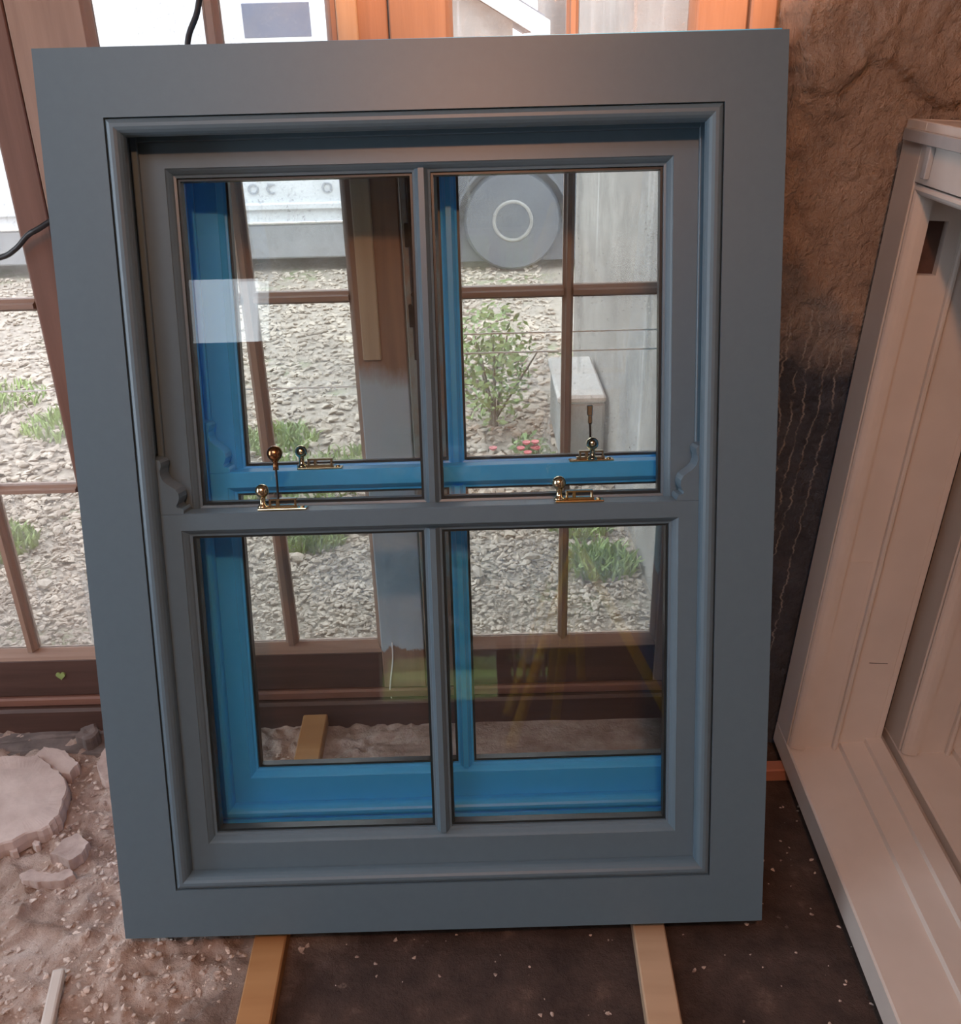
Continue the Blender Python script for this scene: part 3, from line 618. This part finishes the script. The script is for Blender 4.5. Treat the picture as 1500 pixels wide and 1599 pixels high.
# ------------------------------------------------------------------ OUTSIDE: yard
yard = tag(obj('ground', ([(-7, DY+.07, -.015), (4, DY+.07, -.015), (4, 16, 0), (-7, 16, 0)], [(0, 1, 2, 3)]), 'ground'), 'pale gravel yard outside the doors', kind='structure')
sm = []
for k in range(6):
    bm = bmesh.new(); bmesh.ops.create_icosphere(bm, subdivisions=1, radius=1)
    for v in bm.verts: v.co = V3((v.co.x*(1+.3*math.sin(k+v.index*2.1)), v.co.y*(.8+.25*math.cos(k*2+v.index*1.3)), v.co.z*.42+v.co.x*.12*math.sin(k*3)))
    me = bpy.data.meshes.new('stone'); bm.to_mesh(me); bm.free(); me.materials.append(M['gravel']); sm.append(me)
for k in range(290):
    y = 2.3+3.9*random.random()**1.2; x = random.uniform(-.62*y, .40)
    s = random.uniform(.016, .034); o = bpy.data.objects.new('stone', sm[k % 6]); C.objects.link(o); o.parent = yard
    o.location = (x, y, s*.2); o.scale = (s, s*random.uniform(.6, 1), s*random.uniform(.7, 1.1)); o.rotation_euler = (random.gauss(0, .2), random.gauss(0, .2), random.random()*6.3)
sp = []
for k in range(16000):
    y = 1.80+4.6*random.random()**1.3; x = random.uniform(-.66*y, .43); s = random.choice((.005, .007, .009, .012, .015, .019))*(min(1, .25+(y-1.8)*.6)); sp.append((x, y, -.008+s*.25, s*random.uniform(.9, 1.6), s*random.uniform(.6, 1.1), s*random.uniform(.35, .6), random.random()*6.3, random.randrange(99)))
for k in range(13000):
    y = random.uniform(1.80, 3.0); x = random.uniform(-.66*y, .43); s = random.choice((.003, .004, .005, .006, .008)); sp.append((x, y, -.010+s*.3, s*random.uniform(.9, 1.6), s*random.uniform(.6, 1.1), s*random.uniform(.4, .7), random.random()*6.3, random.randrange(99)))
o = obj('gravel', pebbles(sp), 'gravel', yard); o['kind'] = 'stuff'
def tufts(name, spots, m, h, n, spread):
    Vt = []; Ft = []
    for (cx, cy, r) in spots:
        for k in range(n):
            a = random.random()*6.3; rr = r*math.sqrt(random.random()); x, y = cx+rr*math.cos(a), cy+rr*math.sin(a); hh = h*random.uniform(.4, 1)*(1.1-rr/r*.5); t = random.random()*6.3; wv = .005
            dx, dy = math.cos(t)*wv, math.sin(t)*wv; lx, ly = random.gauss(0, spread), random.gauss(0, spread); i = len(Vt)
            Vt += [(x-dx, y-dy, -.01), (x+dx, y+dy, -.01), (x+lx*.5+dx*.7, y+ly*.5+dy*.7, hh*.6), (x+lx*.5-dx*.7, y+ly*.5-dy*.7, hh*.6), (x+lx, y+ly, hh)]; Ft += [(i, i+1, i+2, i+3), (i+3, i+2, i+4)]
    return obj(name, (Vt, Ft), m)
gs = [(-.62, 2.95, .22), (-.45, 3.05, .2), (-.75, 3.35, .15), (-1.95, 3.0, .2), (-1.7, 2.75, .16), (-1.45, 2.55, .12), (-1.6, 3.6, .2), (-2.1, 3.9, .25), (.33, 2.35, .10), (.30, 2.6, .10), (-.5, 2.55, .1)]
tag(tufts('grass', gs, 'grass', .06, 420, .02), 'thin grass growing through the gravel', 'grass', kind='stuff')
# leafy bush and flowers by the wall
def bush(name, c, r, n, label, m='leaf'):
    e = empty(name, (c[0], c[1], 0)); tag(e, label, 'plant'); Vt = []; Ft = []
    for k in range(n):
        d = V3((random.gauss(0, 1), random.gauss(0, 1), random.gauss(0, 1))).normalized()*random.random()**.4; p = V3((d.x*r[0], d.y*r[1], r[2]+d.z*r[2]))
        s = random.uniform(.010, .022); u = V3((random.gauss(0, 1), random.gauss(0, 1), random.gauss(0, .6))).normalized(); v = u.orthogonal().normalized(); i = len(Vt)
        Vt += [tuple(p), tuple(p+u*s+v*s*.45), tuple(p+u*s*2), tuple(p+u*s-v*s*.45)]; Ft += [(i, i+1, i+2, i+3)]
    f = obj('foliage', (Vt, Ft), m, e); f['kind'] = 'stuff'
    bm = bmesh.new()
    for k in range(7): rod((random.gauss(0, .02), random.gauss(0, .02), -.02), (random.gauss(0, r[0]*.5), random.gauss(0, r[1]*.5), r[2]*1.3), .006, 6, bm, .003)
    obj('stems', bm, 'bark', e); return e
bush('bush', (.06, 3.45), (.16, .2, .24), 750, 'loose green bush on the gravel left of the trough')
e = bush('flowering_plant', (.17, 2.98), (.07, .07, .07), 160, 'small plant with pink flowers at the foot of the trough')
for k in range(7): obj('flower', lathe([(.002, -.006), (.012, 0), (.014, .006), (.004, .004)], 9, (random.gauss(0, .035), random.gauss(-.04, .02), .09+random.random()*.05)), 'flower', e)
# rendered outbuilding wall on the right of the yard, trough and cap
struct('wall_yard', box(.445, .75, DY+.36, 4.3, -.05, 3.2, .01), 'render', 'streaked grey rendered wall on the right of the yard')
t = empty('trough', (.36, 3.3, 0)); tag(t, 'grey concrete trough with a white capping against the yard wall', 'trough')
obj('body', box(-.08, .072, -.22, .22, 0, .21, .01), 'concrete', t); obj('capping', box(-.09, .074, -.23, .23, .21, .24, .01), 'concrete_pale', t)
# white van parked across the yard
v = empty('van', (-1.95, 6.4, 0)); tag(v, 'white van parked across the yard, its side towards the doors', 'van')
obj('body', prism([(-2.1, .27), (1.55, .27), (1.75, .55), (1.72, .95), (1.35, 1.15), (.75, 1.85), (.55, 1.95), (-2.0, 1.98), (-2.12, 1.9)], 'y', 0, 1.7), 'vanwhite', v)
obj('side_skirt', box(-2.1, 1.6, -.012, .10, .08, .30, .01), 'vangrey', v); obj('trim_line', box(-2.1, 1.7, -.022, .02, .298, .314, .004), 'chrome', v); obj('rubbing_strip', box(-2.1, 1.7, -.03, .02, .385, .432, .01), 'vanwhite', v)
obj('side_window', box(.62, 1.02, -.004, .01, 1.376, 1.56, .003), 'carglass', v); obj('door_handle', box(-.10, .08, -.03, 0, 1.02, 1.05, .005), 'vangrey', v)
for wx in (-1.45, 1.42):
    tr = obj('wheel', lathe([(.12, -.02), (.29, -.02), (.31, .03), (.31, .16), (.29, .2), (.1, .2)], 28, (wx, -.02, .31), None, (0, 1, 0)), 'black', v); obj('hub_cap', lathe([(0, 0), (.17, .004), (.18, .02)], 24, (wx, -.045, .31), None, (0, 1, 0)), 'chrome', tr)
def text(s, size, mtx, m, parent, name='lettering'):
    cu = bpy.data.curves.new(name, 'FONT'); cu.body = s; cu.size = size; cu.extrude = .002; cu.align_x = 'CENTER'
    tmp = bpy.data.objects.new('tmp', cu); C.objects.link(tmp); dg = bpy.context.evaluated_depsgraph_get(); me = bpy.data.meshes.new_from_object(tmp.evaluated_get(dg)); bpy.data.objects.remove(tmp)
    me.materials.clear(); me.materials.append(M[m]); o = bpy.data.objects.new(name, me); C.objects.link(o); o.parent = parent; o.matrix_local = mtx; return o
for k, ch in enumerate('oc'): text(ch, .14, Matrix.Translation((.56+.11*k, -.006, .485)) @ Matrix.Rotation(math.pi/2, 4, 'X'), 'lettering', v, 'letter')
for k, ch in enumerate('osk'): text(ch, .14, Matrix.Translation((1.03+.105*k, -.006, .485)) @ Matrix.Rotation(math.pi/2, 4, 'X'), 'lettering', v, 'letter')
# dark trailer beyond the right hand leaf
c = empty('trailer', (.25, 6.25, 0)); tag(c, 'dark grey trailer with one round wheel rim showing, right of the white van', 'trailer')
obj('body', prism([(-.42, .34), (1.3, .34), (1.3, .86), (-.42, .86)], 'y', .02, 1.3), 'cargrey', c); obj('side_rail', box(-.43, 1.31, -.01, .03, .80, .88, .006), 'vangrey', c); obj('side_panel', box(-.42, 1.3, .03, .06, .05, .345, .004), 'cargrey', c)
tr = obj('wheel', lathe([(.12, -.04), (.29, -.04), (.31, 0), (.31, .13), (.29, .16)], 28, (0, 0, .31), None, (0, 1, 0)), 'cargrey', c); obj('mudguard', prism([(.36*math.cos(a), .31+.36*math.sin(a)) for a in [math.pi*k/14 for k in range(15)]]+[(.345*math.cos(a), .31+.345*math.sin(a)) for a in [math.pi*(14-k)/14 for k in range(15)]], 'y', -.05, .14), 'cargrey', c)
obj('wheel_rim', lathe([(.108, -.045), (.118, -.05), (.128, -.045), (.128, .0), (.10, 0), (.108, -.045)], 28, (0, 0, .31), None, (0, 1, 0), False), 'concrete', tr, True); obj('wheel_disc', lathe([(0, -.03), (.112, -.025), (.112, .0)], 24, (0, 0, .31), None, (0, 1, 0)), 'cargrey', tr)
# building with a white barge board behind
h = empty('outbuilding', (-2.16, 10.5, 0)); tag(h, 'slate roofed outbuilding with white barge boards beyond the trailer', 'building')
obj('walls', prism([(-2.6, 0), (2.6, 0), (2.6, 1.5), (0, 3.0), (-2.6, 1.5)], 'y', 0, 4), 'render', h)
obj('roof', prism([(-2.9, 1.42), (0, 3.1), (2.9, 1.42), (2.9, 1.55), (0, 3.25), (-2.9, 1.55)], 'y', -.15, 4.1), 'roof', h)
for sg in (-1, 1): obj('barge_board', prism([(sg*2.95, 1.30), (0, 3.02), (0, 3.22), (sg*2.95, 1.5)], 'y', -.20, -.15), 'limewash', h)
b = empty('barn', (5.3, 12.0, 0)); tag(b, 'brown stone barn standing behind the outbuilding to the right', 'building')
obj('walls', box(-4.2, 4, 0, 5, 0, 3.0, 0), 'darkwall', b); obj('roof', prism([(-.3, 2.95), (2.5, 4.4), (5.3, 2.95), (5.3, 3.1), (2.5, 4.55), (-.3, 3.1)], 'x', -4.4, 4.2), 'roof', b)
